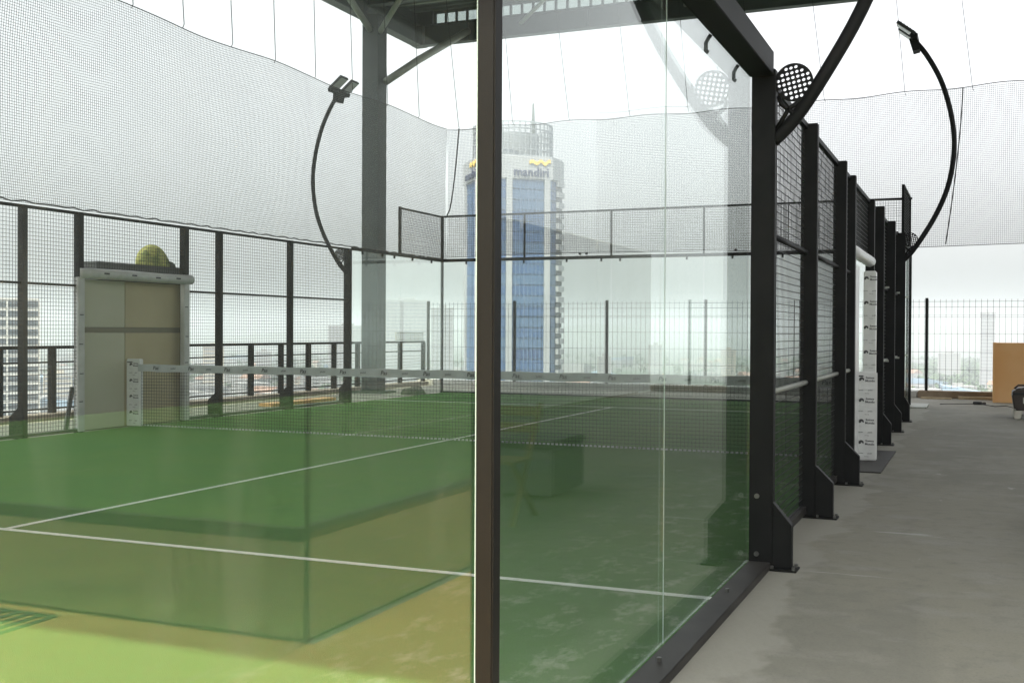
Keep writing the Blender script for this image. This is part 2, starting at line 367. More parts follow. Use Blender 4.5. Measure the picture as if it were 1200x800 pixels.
# ---------- right side fence (X=0)
rf = thing('court_fence', 'black steel side fence of glass and wire mesh along the concrete walkway', 'fence', (0, 4, 0))
post(rf, 1, 3.99, 2.97, w=.14)
for y in (6, 8): post(rf, 1, y, 3.0, w=.12)
for y in (12, 14): post(rf, 1, y, 3.0, w=.15)
post(rf, 1, 16, 3.0, w=.17)
part('post', MB().box(.0, .05, 19.97, 20.02, 0, 3.02), M['steel'], rf)
glass(rf, -.012, 0.0, .06, 1.998, .05, 2.93); glass(rf, -.012, 0.0, 2.002, 3.95, .05, 2.93)
edge_strip(rf, -.0035, .0004, 1.9985, 2.0015, .05, 2.93)
glass(rf, -.012, 0.0, 16.05, 17.996, .05, 2.97); glass(rf, -.012, 0.0, 18.004, 19.96, .05, 2.97)
edge_strip(rf, -.0035, .0004, 17.9985, 18.0015, .05, 2.97)
part('bottom_beam', MB().box(-.0, .13, .06, 3.95, .0, .045), M['beam'], rf, bev=.004)
for dy in (.45, 1.75, 3.1): part('anchor_bolt', boltm, None, rf, at=(.05, dy, .044))
part('top_beam', MB().box(-.014, .13, .06, 3.95, 2.93, 3.07), M['steel'], rf, bev=.004)
part('top_beam', MB().box(-.03, .05, 16.06, 20.0, 2.97, 3.03), M['steel'], rf, bev=.003)
clampm = MB().tube([(0, 0, .06), (-.012, 0, .045), (-.026, 0, .02), (-.026, 0, -.02), (-.014, 0, -.03)], .011, 6).add([], []).mesh('glass_clamp', M['steel'], True)
for y in (2.1, 2.92, 3.62, .9): part('glass_clamp', clampm, None, rf, at=(-.014, y, 2.87))
nutm = MB().tube([(0, 0, 0), (0, -.010, 0)], .015, 10).tube([(0, -.010, 0), (0, -.016, 0)], .008, 6).mesh('bolt', M['chrome'])
for z in (.435, .09): part('bolt', nutm, None, rf, at=(.047, 3.949, z))
part('upper_mesh', wires((.0, 18.03, 3.05), (0, 1, 0), 1.94, (0, 0, 1), .92, .05, .05, .0024), M['wire'], rf, stuff=True)
part('upper_frame', MB().box(-.02, .03, 17.98, 18.03, 3.03, 4.02).box(-.02, .03, 18.03, 19.97, 3.98, 4.02), M['steel'], rf)
# mesh bays
def mesh_bay(f, x, y0, y1, z0, z1): part('wire_mesh', wires((x, y0, z0), (0, 1, 0), y1-y0, (0, 0, 1), z1-z0, .05, .05, .0021), M['wire'], f, stuff=True)
for y0, y1 in ((4.04, 5.96), (6.04, 7.96), (8.04, 8.97), (11.25, 11.96), (12.04, 13.96), (14.04, 15.96)):
    mesh_bay(rf, .02, y0, y1, .09, 2.96)
    part('bottom_rail', MB().box(.005, .055, y0, y1, .03, .085), M['beam'], rf)
    part('top_rail', MB().box(.01, .05, y0, y1, 2.96, 3.0), M['steel'], rf)
    part('mid_rail', MB().tube([(.045, y0, 2.02), (.045, y1, 2.02)], .017, 8), M['steel'], rf, True)
    part('mid_rail', MB().tube([(.045, y0, 1.03), (.045, y1, 1.03)], .019, 8), M['galv'], rf, True)
for y in (12, 14, 16):
    for z in (1.06, 1.98): part('rail_bracket', MB().box(.172, .215, y-.062, y-.042, z-.012, z+.012), M['galv'], rf)
mesh_bay(rf, .02, 9.07, 11.2, 2.32, 2.96)
part('top_rail', MB().box(.01, .05, 8.97, 11.25, 2.96, 3.0), M['steel'], rf)
part('door_post', MB().box(0, .10, 8.97, 9.06, 0, 3.0), M['steel'], rf, bev=.003)
part('door_post', MB().box(0, .10, 11.16, 11.25, 0, 3.0), M['steel'], rf, bev=.003)
j = part('wrapped_jamb', MB().box(-.02, .06, 9.065, 9.85, .02, 2.13), M['film'], rf, bev=.01, label='white film wrapped door jamb on the near side of the doorway')
j = part('wrapped_jamb', MB().box(-.005, .135, 11.0, 11.155, .02, 2.14), M['film'], rf, bev=.012, label='printed white film wrapped door jamb on the far side of the doorway')
film_prints(j, .065, 11.0, .95, 2.12, .145, .05)
part('wrapped_lintel', MB().tube([(.03, 9.06, 2.27), (.035, 9.6, 2.268), (.045, 10.4, 2.262), (.05, 11.2, 2.26)], [.062, .066, .064, .066], 14), M['film'], rf, True)
part('threshold', MB().box(-.01, .36, 9.0, 11.2, .001, .012), M['beam'], rf)
bp = part('foot_plate', MB().box(.0, .36, 19.4, 20.6, .001, .03), M['galv'], rf)

# ---------- left side fence (X=-10)
lf = thing('court_fence', 'black steel side fence before the railing, its doorway filled by beige boards', 'fence', (-10, 8, 0))
for y in (6, 8, 12, 14): post(lf, -1, y, 3.0, x=-10)
post(lf, -1, 16, 3.0, x=-10, w=.14)
for y0, y1 in ((4.04, 5.96), (6.04, 7.96), (8.04, 8.92), (11.2, 11.96), (12.04, 13.96), (14.04, 15.96)):
    mesh_bay(lf, -10.02, y0, y1, .07, 2.96)
    part('bottom_rail', MB().box(-10.06, -10.005, y0, y1, .02, .06), M['beam'], lf)
    part('top_rail', MB().box(-10.05, -10.01, y0, y1, 2.96, 3.0), M['steel'], lf)
    part('mid_rail', MB().tube([(-10.05, y0, 2.0), (-10.05, y1, 2.0)], .017, 8), M['steel'], lf, True)
mesh_bay(lf, -10.02, 9.02, 11.1, 2.26, 2.96)
part('top_rail', MB().box(-10.05, -10.01, 8.92, 11.2, 2.96, 3.0), M['steel'], lf)
part('door_post', MB().box(-10.10, -10.0, 8.92, 9.01, 0, 3.0), M['steel'], lf, bev=.003)
part('door_post', MB().box(-10.10, -10.0, 11.1, 11.2, 0, 3.0), M['steel'], lf, bev=.003)
j1 = part('wrapped_jamb', MB().box(-10.07, -9.985, 8.9, 9.015, .02, 2.12), M['film_dull'], lf, bev=.008)
j2 = part('wrapped_jamb', MB().box(-10.07, -9.985, 11.07, 11.20, .02, 2.13), M['film_dull'], lf, bev=.008)
part('wrapped_lintel', MB().tube([(-10.0, 8.93, 2.17), (-9.99, 9.8, 2.178), (-9.995, 10.6, 2.172), (-10.0, 11.24, 2.18)], [.07, .075, .07, .073], 14), M['film_dull'], lf, True)
for y, z in ((8.95, 1.6), (8.94, 1.2), (8.95, .8), (8.94, .42), (11.12, 1.75), (11.13, 1.3), (11.12, .9)):
    part('print_mark', MB().box(-9.984, -9.982, y-.035, y+.035, z, z+.012), M['print'], lf)
for y, z in ((9.35, 2.2), (9.9, 2.2), (10.4, 2.19), (10.85, 2.2)):
    part('print_mark', MB().box(-9.915, -9.912, y-.05, y+.05, z-.03, z-.008), M['print'], lf)
for y0, y1 in ((16.05, 17.995), (18.005, 19.99)):
    glass(lf, -10.0, -9.988, y0, y1, .04, 2.97)
part('top_beam', MB().box(-10.04, -9.97, 16.07, 20.0, 2.97, 3.03), M['steel'], lf)
part('wire_mesh', wires((-10.02, 18.03, 3.05), (0, 1, 0), 1.94, (0, 0, 1), .92, .05, .05, .0021), M['wire'], lf, stuff=True)
part('post', MB().box(-10.04, -9.99, 17.97, 18.02, 3.03, 4.02), M['steel'], lf)
part('top_rail', MB().box(-10.035, -9.995, 18.02, 19.97, 3.97, 4.01), M['steel'], lf)
stud = MB().tube([(0, 0, 0), (0, 0, -.06)], .022, 8).mesh('glass_clamp', M['steel'], True)
for y in (16.4, 17.2, 17.7, 18.5, 19.4): part('glass_clamp', stud, None, lf, at=(-9.98, y, 2.97))

# ---------- far end wall (Y=20)
fwl = thing('glass_wall', 'far glass end wall with black framed wire mesh along its top', 'glass wall', (-5, 20, 0))
part('post', MB().box(-10.04, -9.99, 19.98, 20.03, 0, 4.02), M['steel'], fwl)
for i in range(5): glass(fwl, -9.985+2*i, -8.005+2*i if i < 4 else -.02, 20.0, 20.012, .04, 2.97)
part('bottom_beam', MB().box(-9.99, 0, 20.02, 20.06, 0, .04), M['steel'], fwl)
part('top_beam', MB().box(-9.99, .05, 19.985, 20.035, 2.97, 3.04), M['steel'], fwl)
part('top_rail', MB().box(-9.99, .05, 20.0, 20.03, 3.98, 4.02), M['steel'], fwl)
for i in range(5):
    part('wire_mesh', wires((-9.98+2*i, 20.012, 3.07), (1, 0, 0), 1.94, (0, 0, 1), .9, .05, .05, .0021), M['wire'], fwl, stuff=True)
    if i: part('mesh_post', MB().box(-10.02+2*i, -9.98+2*i, 20.0, 20.03, 3.04, 3.98), M['steel'], fwl)
part('mesh_post', MB().box(-.02, .03, 20.0, 20.035, 3.04, 4.02), M['steel'], fwl)
for x in (-9.4, -8.75, -8.0, -7.0, -6.21, -5.79, -4.35, -3.4, -2.4, -1.2): part('glass_clamp', stud, None, fwl, at=(x, 19.98, 2.97))
for x in (-6.69, -6.54, -3.33, -2.69): part('bolt', MB().tube([(x, 19.985, 3.085), (x, 19.95, 3.085)], .03, 10), M['steel'], fwl, True)

# ------------------------------------------------------------------ net
cn = thing('court_net', 'black court net with film wrapped top tape across the green turf', 'net', (-5, 10, 0))
def net_strands(mb, f, nu, nv, r, nseg_u, nseg_v):
    """f(a,b) surface point for a,b in 0..1; threads as thin square tubes"""
    for i in range(nu+1):
        mb.tube([f(i/nu, j/nseg_v) for j in range(nseg_v+1)], r, 3, False)
    for k in range(nv+1):
        mb.tube([f(j/nseg_u, k/nv) for j in range(nseg_u+1)], r, 3, False)
    return mb
part('netting', net_strands(MB(), lambda a, b: (-9.88+9.86*a, 10+.01*math.sin(a*40), .035+b*(.80+.012*math.sin(a*9))), 220, 18, .0024, 40, 4), M['wire'], cn, stuff=True)
def tapef(a): return (-9.93+9.93*a)
tp = MB()
n = 60
pts = []
for i in range(n+1):
    a = i/n; x = tapef(a); w = .004*math.sin(i*2.3)+.003*math.sin(i*.9); zt = .908+.004*math.sin(i*1.1); zb = .805+.006*math.sin(i*1.7)
    pts.append((x, 9.985+w, 10.015+w, zb, zt))
for (xa, ya, yb, za, zb), (xc, yc, yd, zc, zd) in zip(pts, pts[1:]):
    tp.add([(xa,ya,za),(xa,yb,za),(xa,yb,zb),(xa,ya,zb),(xc,yc,zc),(xc,yd,zc),(xc,yd,zd),(xc,yc,zd)], [(0,3,7,4),(1,5,6,2),(3,2,6,7),(0,4,5,1)])
tape = part('tape', tp, M['tape'], cn)
tm1 = text_mesh('Pas', .075, .0006, M['print'], .2, .001); tm2 = text_mesh('pádel', .04, .0006, M['print'])
k = 0; x = -9.6
while x < -.2:
    o = local('tape_print', tm1 if k % 2 == 0 else tm2, None, tape); o.rotation_euler = (R(90), 0, 0); o.location = Vector((x, 9.974, .858))-root_loc(cn)
    x += .31; k += 1
bd = MB()
x = -9.88
while x < -.03: bd.box(x, x+.028, 9.992, 10.008, .024, .044); x += .055
part('bottom_cord', bd, M['tape'], cn, stuff=True)
for x0, x1, lab in ((-10.15, -9.89, 'film wrapped net post at the boarded doorway'), (-.006, .236, 'printed film wrapped net post in the open doorway')):
    p = part('net_post', MB().box(x0, x1, 9.99, 10.06, .016, .985), M['film'], cn, bev=.012, label=lab)
    film_prints(p, (x0+x1)/2, 9.99, .03, .97, .115, .052)
    part('print_mark', MB().box(x0+.02, x1-.14, 9.9885, 9.9895, .93, .945), M['print'], p)

# ------------------------------------------------------------------ curved court lights
def racket(parent, pos, s, side):
    """perforated racket-shaped bracket plate in the XZ plane"""
    out = []
    for i in range(40):
        a = 2*math.pi*i/40
        x, z = .112*math.cos(a), .112*math.sin(a)
        out.append((x*(1.0 if z > -.05 else .97), z*1.0))
    holes = []
    for i in range(-3, 4):
        for j in range(-3, 4):
            x = (i*.029)*math.cos(.2)-(j*.029)*math.sin(.2); z = (i*.029)*math.sin(.2)+(j*.029)*math.cos(.2)
            if x*x+z*z < .094**2: holes.append([(x+.0108*math.cos(2*math.pi*k/8), z+.0108*math.sin(2*math.pi*k/8)) for k in range(8)])
    if 'rk' not in PM: PM['rk'] = flat_mesh([out]+holes, .009, M['steel'])
    o = part('racket_plate', PM['rk'], None, parent, at=pos); o.rotation_euler = (R(90), 0, 0)
    px, py, pz = pos
    t = MB()
    t.tube([(px-side*.088, py, pz-.075), (px-side*.075, py, pz-.12), (px+side*.02, py, pz-.20)], .014, 6)
    t.tube([(px+side*.05, py, pz-.10), (px-side*.03, py, pz-.155), (px-side*.10, py, pz-.27)], .014, 6)
    part('racket_throat', t, M['steel'], parent, True)
def court_light(x, y, side, label, far):
    """side=+1: stands outside the right fence and bows outward"""
    t = thing('court_light', label, 'floodlight', (x, y, 2.5), 'curved court floodlights')
    pts = [(.12, 2.55), (.25, 2.68), (.42, 2.93), (.62, 3.28), (.78, 3.68), (.86, 4.1), (.87, 4.5), (.80, 4.95), (.66, 5.4), (.45, 5.8), (.26, 6.05)]
    # smooth the arm
    P = [Vector((a, 0, b)) for a, b in pts]; path = []
    for i in range(len(P)-1):
        p0, p1, p2, p3 = P[max(i-1, 0)], P[i], P[i+1], P[min(i+2, len(P)-1)]
        for q in range(4):
            u = q/4; path.append(.5*((2*p1)+(p2-p0)*u+(2*p0-5*p1+4*p2-p3)*u*u+(3*p1-p0-3*p2+p3)*u**3))
    path.append(P[-1])
    part('arm', MB().tube([(x+side*p.x, y, p.z) for p in path], .040, 12), M['steel'], t, True)
    racket(t, (x+side*.242, y-.02, 2.885), 1, side)
    yk = part('lamp_yoke', MB().prism([(x+side*.33, 6.0), (x+side*.24, 6.0), (x+side*.22, 6.06), (x+side*.26, 6.1), (x+side*.34, 6.06)], 'y', y-.32, y+.32).
         prism([(x+side*.36, 5.86), (x+side*.26, 5.84), (x+side*.2, 6.04), (x+side*.33, 6.06)], 'y', y-.12, y+.12), M['steel'], t)
    for dy in (-.2, .2):
        c = Vector((x+side*.17, y+dy, 6.17)); ax = Vector((-side*.78, 0, .62)); up = Vector((side*.62, 0, .78))
        hd = MB(); hd.bar(c-ax*.17, c+ax*.17, .26, .045, up)
        for q in range(5): 
            cc = c+ax*(-.12+q*.06)+up*.028; hd.bar(cc-ax*.005, cc+ax*.005, .22, .012, up)
        h = part('lamp_head', hd, M['lamp'], t)
        ln = MB(); ln.bar(c-ax*.15-up*.026, c+ax*.15-up*.026, .22, .006, up); part('lens', ln, M['lens'], h)
    return t
court_light(0, 4.0, 1, 'thick curved black light arm with round racket plate on the nearest fence post', False)
court_light(0, 16.0, 1, 'distant curved black light arm bowing over the walkway at the far fence end', True)
court_light(-10, 16.0, -1, 'curved black light arm with twin floodlight heads left of the roof column', True)

# ------------------------------------------------------------------ safety nets hung around the court
sn = thing('safety_net', 'long grey safety net hanging above the railing side fence', 'net', (-10.1, 12, 3))
def lnet(a, b):
    y = 1.0+19.3*a; z = 3.03+b*(3.02+.03*math.sin(a*31))
    e = max(0, (a-.86)/.14); z += (1-b)*.95*(1 if y > 18 else 0)*0
    bow = math.sin(b*math.pi)*(.10+.05*math.sin(a*23))+.006*math.sin(a*90+b*3)
    return (-10.06-bow*.6+.006*math.sin(b*14+a*40), y, z)
part('netting', net_strands(MB(), lnet, 536, 84, .0030, 90, 10), M['netcord'], sn, stuff=True)
part('border_cord', MB().tube([lnet(i/150, 1) for i in range(151)], .008, 5), M['cable'], sn)
part('border_cord', MB().tube([(p[0]+.02*math.sin(i*1.9), p[1], p[2]+.015+.012*math.sin(i*2.7)) for i, p in enumerate([lnet(i/110, 0) for i in range(111)])], .010, 5), M['cable'], sn)
for i, y in enumerate([3.4, 5.6, 7.7, 9.0, 9.99, 11.11, 12.32, 13.52, 14.79, 16.1, 17.5, 18.9]):
    part('suspension_wire', MB().tube([(-10.06, y, 6.04), (-10.05, y+.02, 6.1), (-10.07+.05*math.sin(i), y-.18, 9.3)], .0065, 4), M['cable'], sn)
fn = thing('safety_net', 'wide grey safety net hanging across the far end of the roof', 'net', (-3, 20.35, 3))
def fnet(a, b):
    x = -10.06+16.5*a; lo = 3.1+.03*math.sin(a*9); hi = 6.02+.14*max(0, min(1, (x+3)/5))
    if x < -8.6: hi += .0
    z = lo+(hi-lo)*b-.02*math.sin(a*60)*(1 if b > .99 else 0)
    bow = math.sin(b*math.pi)*(.08+.05*math.sin(a*19))
    return (x+.006*math.sin(b*11+a*30), 20.32+bow+.006*math.sin(a*80+b*4), z)
part('netting', net_strands(MB(), fnet, 458, 84, .0031, 80, 10), M['netcord'], fn, stuff=True)
part('border_cord', MB().tube([fnet(i/140, 1) for i in range(141)], .008, 5), M['cable'], fn)
part('border_cord', MB().tube([fnet(i/140, 0) for i in range(141)], .007, 5), M['cable'], fn)
# lacing where two lengths of net meet, and at the corner
def seam(x, sl): return [(x-.26*(1-b)**1.4*sl, 20.33+.1*math.sin(b*math.pi), 3.13+b*2.98) for b in [i/14 for i in range(15)]]
part('seam_cord', MB().tube(seam(.93, 1.1), .012, 5), M['cable'], fn)
part('seam_cord', MB().tube([(-10.05+.36*b**.5*.9, 20.25, 4.0+b*2.02) for b in [i/12 for i in range(13)]], .016, 5), M['cable'], fn)
for i, x in enumerate([-9.75, -8.41, -7.07, -5.69, -4.41, -3.0, -1.63, -.10, 1.12, 2.5, 3.9]):
    part('suspension_wire', MB().tube([(x, 20.32, 6.04), (x-.02, 20.32, 6.1), (x-.38+.06*math.sin(i*2), 20.33, 9.3)], .0065, 4), M['cable'], fn)

# ------------------------------------------------------------------ canopy roof
cr = thing('canopy_roof', 'high dark steel canopy roof on a tall grey column over the court', 'roof', (-11.4, 19.3, 0))
RX0, RX1, RY0, RY1 = -11.85, 5.95, -3.75, 22.2
part('roof_sheet', MB().box(RX0, RX1, RY0, RY1+.05, 9.33, 9.43), M['roofdeck'], cr)
rib = MB()
y = RY0+.3
while y < RY1-.1: rib.box(RX0+.05, RX1-.05, y, y+.06, 9.27, 9.329); y += .29
part('sheet_rib', rib, M['roofdeck'], cr, stuff=True)
def ibeam(mb, a, b, h, w, along):
    """I section between a and b; along 'x' or 'y'"""
    (x0, y0, z), (x1, y1, _) = a, b
    if along == 'x':
        mb.box(x0, x1, y0-w/2, y0+w/2, z, z+.025); mb.box(x0, x1, y0-w/2, y0+w/2, z+h-.025, z+h); mb.box(x0, x1, y0-.012, y0+.012, z+.025, z+h-.025)
        k = x0+1.2
        while k < x1: mb.box(k-.01, k+.01, y0-w/2+.01, y0+w/2-.01, z+.0255, z+h-.0255); k += 3.1
    else:
        mb.box(x0-w/2, x0+w/2, y0, y1, z, z+.025); mb.box(x0-w/2, x0+w/2, y0, y1, z+h-.025, z+h); mb.box(x0-.012, x0+.012, y0, y1, z+.025, z+h-.025)
        k = y0+1.2
        while k < y1: mb.box(x0-w/2+.01, x0+w/2-.01, k-.01, k+.01, z+.0255, z+h-.0255); k += 3.1
    return mb
part('beam_end_plate', MB().box(-11.86, -11.56, 21.95, 22.24, 8.495, 9.001), M['roofsteel'], cr)
part('edge_beam', ibeam(MB(), (-11.55, 22.08, 8.5), (RX1, 22.08, 0), .5, .22, 'x'), M['roofsteel'], cr)
part('edge_closure', MB().box(-11.76, -11.7, RY0+.2, 21.98, 9.002, 9.268), M['roofsteel'], cr)
part('edge_beam', ibeam(MB(), (-11.72, RY0+.2, 8.5), (-11.72, 21.94, 0), .5, .26, 'y'), M['roofsteel'], cr)
for x in (-5.4, 1.0, 5.8): part('roof_beam', ibeam(MB(), (x, RY0+.2, 8.78), (x, 21.95, 0), .44, .2, 'y'), M['roofsteel'], cr)
for y in (-2.5, 3.2, 8.5, 13.9): part('roof_beam', ibeam(MB(), (-11.55, y, 8.62), (RX1, y, 0), .5, .22, 'x'), M['roofsteel'], cr)
part('roof_beam', ibeam(MB(), (-11.55, 19.35, 8.75), (RX1, 19.35, 0), .4, .2, 'x'), M['roofsteel'], cr)
for y in (16.2, 17.6, 20.55): part('purlin', MB().box(-11.5, RX1, y, y+.09, 9.08, 9.265), M['galv'], cr)
cs = MB(); x = -11.28
while x < RX1: cs.box(x, x+.05, 22.05, 22.11, 9.001, 9.27); x += .29
part('clerestory_rib', cs, M['roofsteel'], cr, stuff=True)
part('clerestory_pane', MB().box(-11.28, RX1-.02, 22.125, 22.135, 9.002, 9.328), glass_mat('dusty_sheet', (.62, .66, .64)), cr)
part('corner_plate', MB().box(-11.84, -11.3, 21.985, 22.12, 9.002, 9.328), M['roofsteel'], cr)
cm = MB().box(-11.6, -11.2, 19.12, 19.14, 0, 8.5).box(-11.6, -11.2, 19.50, 19.52, 0, 8.5).box(-11.412, -11.388, 19.14, 19.50, 0, 8.5)
cm.box(-11.22, -11.2, 19.141, 19.499, 0, 8.5)
part('column', cm, M['column'], cr)
part('column_base', MB().box(-11.75, -11.02, 18.95, 19.7, .0, .05), M['roofsteel'], cr)
part('brace', MB().tube([(-11.1, 19.3, 7.0), (-10.75, 20.2, 7.66), (-10.3, 21.95, 8.72)], .085, 12), M['galv'], cr, True)
part('brace', MB().tube([(-11.4, 19.12, 8.15), (-11.4, 18.0, 8.72), (-11.4, 17.0, 9.15)], .075, 10), M['galv'], cr, True)
part('brace', MB().tube([(-11.2, 19.2, 8.1), (-10.5, 18.9, 8.72), (-10.0, 18.7, 9.1)], .065, 10), M['galv'], cr, True)
part('brace', MB().tube([(-11.5, 15.0, 8.62), (-8.0, 19.2, 8.72)], .05, 8), M['galv'], cr, True)
part('brace', MB().tube([(-8.9, 21.9, 8.75), (-6.9, 19.5, 8.86)], .05, 8), M['galv'], cr, True)
part('brace', MB().tube([(-4.9, 21.9, 8.75), (-2.9, 19.5, 8.86)], .05, 8), M['galv'], cr, True)

# ------------------------------------------------------------------ railing on the left roof edge
rl = thing('railing', 'grey metal railing on a low plinth along the left roof edge', 'railing', (-12.1, 12, 0))
part('plinth', MB().box(-12.33, -11.95, -2, 23.5, 0, .10), M['parapet'], rl, bev=.012)
part('handrail', MB().box(-12.14, -12.06, -2, 23.15, 1.10, 1.15), M['steel'], rl)
for z in (.88, .16): part('rail_bar', MB().box(-12.115, -12.085, -2, 23.15, z, z+.025), M['steel'], rl)
pmesh = MB().box(-.045, .045, -.045, .045, .09, 1.10).mesh('baluster', M['steel'])
for y in [3.3+1.03*i for i in range(19)]+[23.1]:
    if y < 23.2: part('baluster', pmesh, None, rl, at=(-12.1, y+.02, 0))
pw = MB()
for z in [.25+.075*i for i in range(8)]: pw.bar((-12.1, 3, z), (-12.1, 23.1, z), .006, .006)
part('wire_infill', pw, M['wire'], rl, stuff=True)
gp = MB()
gp.box(-12.1, -12.06, 21.6, 23.1, 1.17, 1.19).box(-12.1, -12.06, 21.6, 23.1, 1.35, 1.37)
for i in range(14): gp.box(-12.09, -12.075, 21.6+i*.11, 21.615+i*.11, 1.19, 1.35)
part('low_grille', gp, M['galv'], rl)

# ------------------------------------------------------------------ welded mesh fence on the far roof edge
mf = thing('mesh_fence', 'tall welded mesh fence of thin vertical wires on the far roof edge', 'fence', (0, 23.3, 0))
fx = [-12.05+2.448*i for i in range(8)]
for x in fx: part('fence_post', MB().box(x-.03, x+.03, 23.28, 23.34, .0, 2.18), M['steel'], mf)
for a, b in zip(fx, fx[1:]):
    w = MB(); n = 20
    for i in range(n+1):
        x = a+.04+(b-a-.08)*i/n; w.bar((x, 23.27, .2), (x, 23.27, 2.15), .0065, .0065, (0, 1, 0))
    for z in (.22, .62, 1.0, 1.4, 1.76, 1.80, 1.98, 2.10): w.bar((a, 23.262, z), (b, 23.262, z), .006, .006)
    part('mesh_panel', w, M['wire'], mf, stuff=True)
single('kerb', MB().box(.02, XR, 23.15, 23.6, 0, .15), M['kerb'], 'low brown concrete upstand under the fence along the walkway end', 'kerb', bev=.012, loc=(0, 23.3, 0))
single('kerb', MB().box(-12.3, .0, 23.15, 23.6, 0, .14), M['pale_kerb'], 'low pale concrete upstand under the fence behind the court', 'kerb', bev=.012, loc=(-5, 23.3, 0))
single('timber_plank', MB().box(.1, .72, 22.75, 22.86, 0, .035), M['timber'], 'short pale timber plank lying left of the plywood box', 'plank', bev=.005, loc=(.4, 22.8, 0))
single('timber_plank', MB().box(.85, 2.6, 22.9, 23.0, 0, .06), M['timber'], 'long pale timber plank lying at the foot of the plywood box', 'plank', bev=.005, loc=(1.7, 22.95, 0))

sw = thing('added_reflection_wall', 'unseen pale wall added along the right roof edge to even the side glass reflection', 'wall', (6.1, 0, 0))  # unseen wall, added to soften what the side glass reflects
for i in range(12): part('wall_panel', MB().box(6.0, 6.3, -26+4.1*i, -21.92+4.1*i, .02, 3.3), M['added_reflection_wall'], sw, bev=.02)
part('wall_core', MB().box(6.301, 6.6, -26, 23.2, -61.5, 3.36), M['parapet'], sw)
# plywood box
wx = thing('plywood_box', 'large orange plywood box standing by the far mesh fence', 'box', (1.6, 22.3, 0))
part('front_panel', MB().box(1.585, 2.8, 22.05, 22.07, 0, 1.22), M['wood'], wx, bev=.003)
part('side_panel', MB().box(1.52, 1.583, 22.02, 22.8, 0, 1.225), M['wood'], wx, bev=.003)
part('top_panel', MB().box(1.585, 2.8, 22.072, 22.8, 1.2, 1.22), M['wood'], wx)
part('back_panel', MB().box(1.585, 2.8, 22.78, 22.8, 0, 1.198), M['wood'], wx)

# brown tool bag / cart at the right edge
ct = thing('tool_case', 'dark brown moulded tool case on pale feet at the walkway edge', 'case', (1.98, 17.6, 0))
cmb = MB().prism([(1.80, .14), (1.76, .42), (1.80, .49), (1.9, .52), (2.4, .52), (2.4, .14)], 'y', 17.4, 17.95)
part('shell', cmb, M['brown'], ct, bev=.03)
part('lid_rim', MB().prism([(1.775, .40), (1.765, .44), (2.42, .44), (2.42, .40)], 'y', 17.38, 17.97), M['cable'], ct, bev=.006)
part('handle', MB().tube([(1.8, 17.5, .5), (1.86, 17.5, .555), (2.3, 17.5, .56), (2.36, 17.5, .51)], .018, 8), M['brown'], ct, True)
for a, b in ((17.42, 17.5), (17.82, 17.9)): part('foot', MB().prism([(1.80, 0), (1.80, .139), (1.93, .139), (1.9, 0)], 'y', a, b), M['yellowbag'], ct, bev=.008)
part('wheel', MB().tube([(2.0, 17.38, .06), (2.0, 17.44, .06)], .06, 14), M['cable'], ct, True)
part('sticker', MB().box(1.93, 2.04, 17.394, 17.399, .26, .36), M['yellowbag'], ct)
# cable and plug
single('power_cable', MB().tube([(.55, 20.9, .008), (.75, 21.1, .008), (1.0, 21.2, .008), (1.22, 21.25, .012), (1.4, 21.0, .008), (1.55, 20.6, .008), (1.75, 20.9, .008), (1.9, 20.2, .008), (1.95, 18.2, .008), (1.93, 17.95, .05)], .007, 6), M['cable'], 'thin dark cable snaking across the concrete walkway', 'cable', True, loc=(1.2, 21, 0))
pg = thing('power_adapter', 'small black adapter block joined to the floor cable', 'adapter', (1.26, 21.2, 0))
part('body', MB().box(1.15, 1.32, 21.15, 21.27, .0, .06), M['cable'], pg, bev=.01)
part('socket', MB().box(1.322, 1.39, 21.17, 21.25, .005, .05), M['brown'], pg, bev=.008)
# debris at the foot of the far left turf corner
single('cloth_heap', MB().prism([(-10.5, 0), (-10.45, .1), (-10.38, .16), (-10.3, .13), (-10.2, .2), (-10.12, .12), (-10.02, 0)], 'y', 18.9, 19.3), M['greycloth'], 'dark crumpled cloth heap beyond the far left turf corner', 'cloth', bev=.02, loc=(-10.3, 19.1, 0))
single('timber_plank', MB().box(-11.0, -10.7, 14.4, 16.6, .0, .06), M['wood'], 'orange brown timber plank lying between the left fence and railing', 'plank', bev=.006, loc=(-10.8, 15, 0))

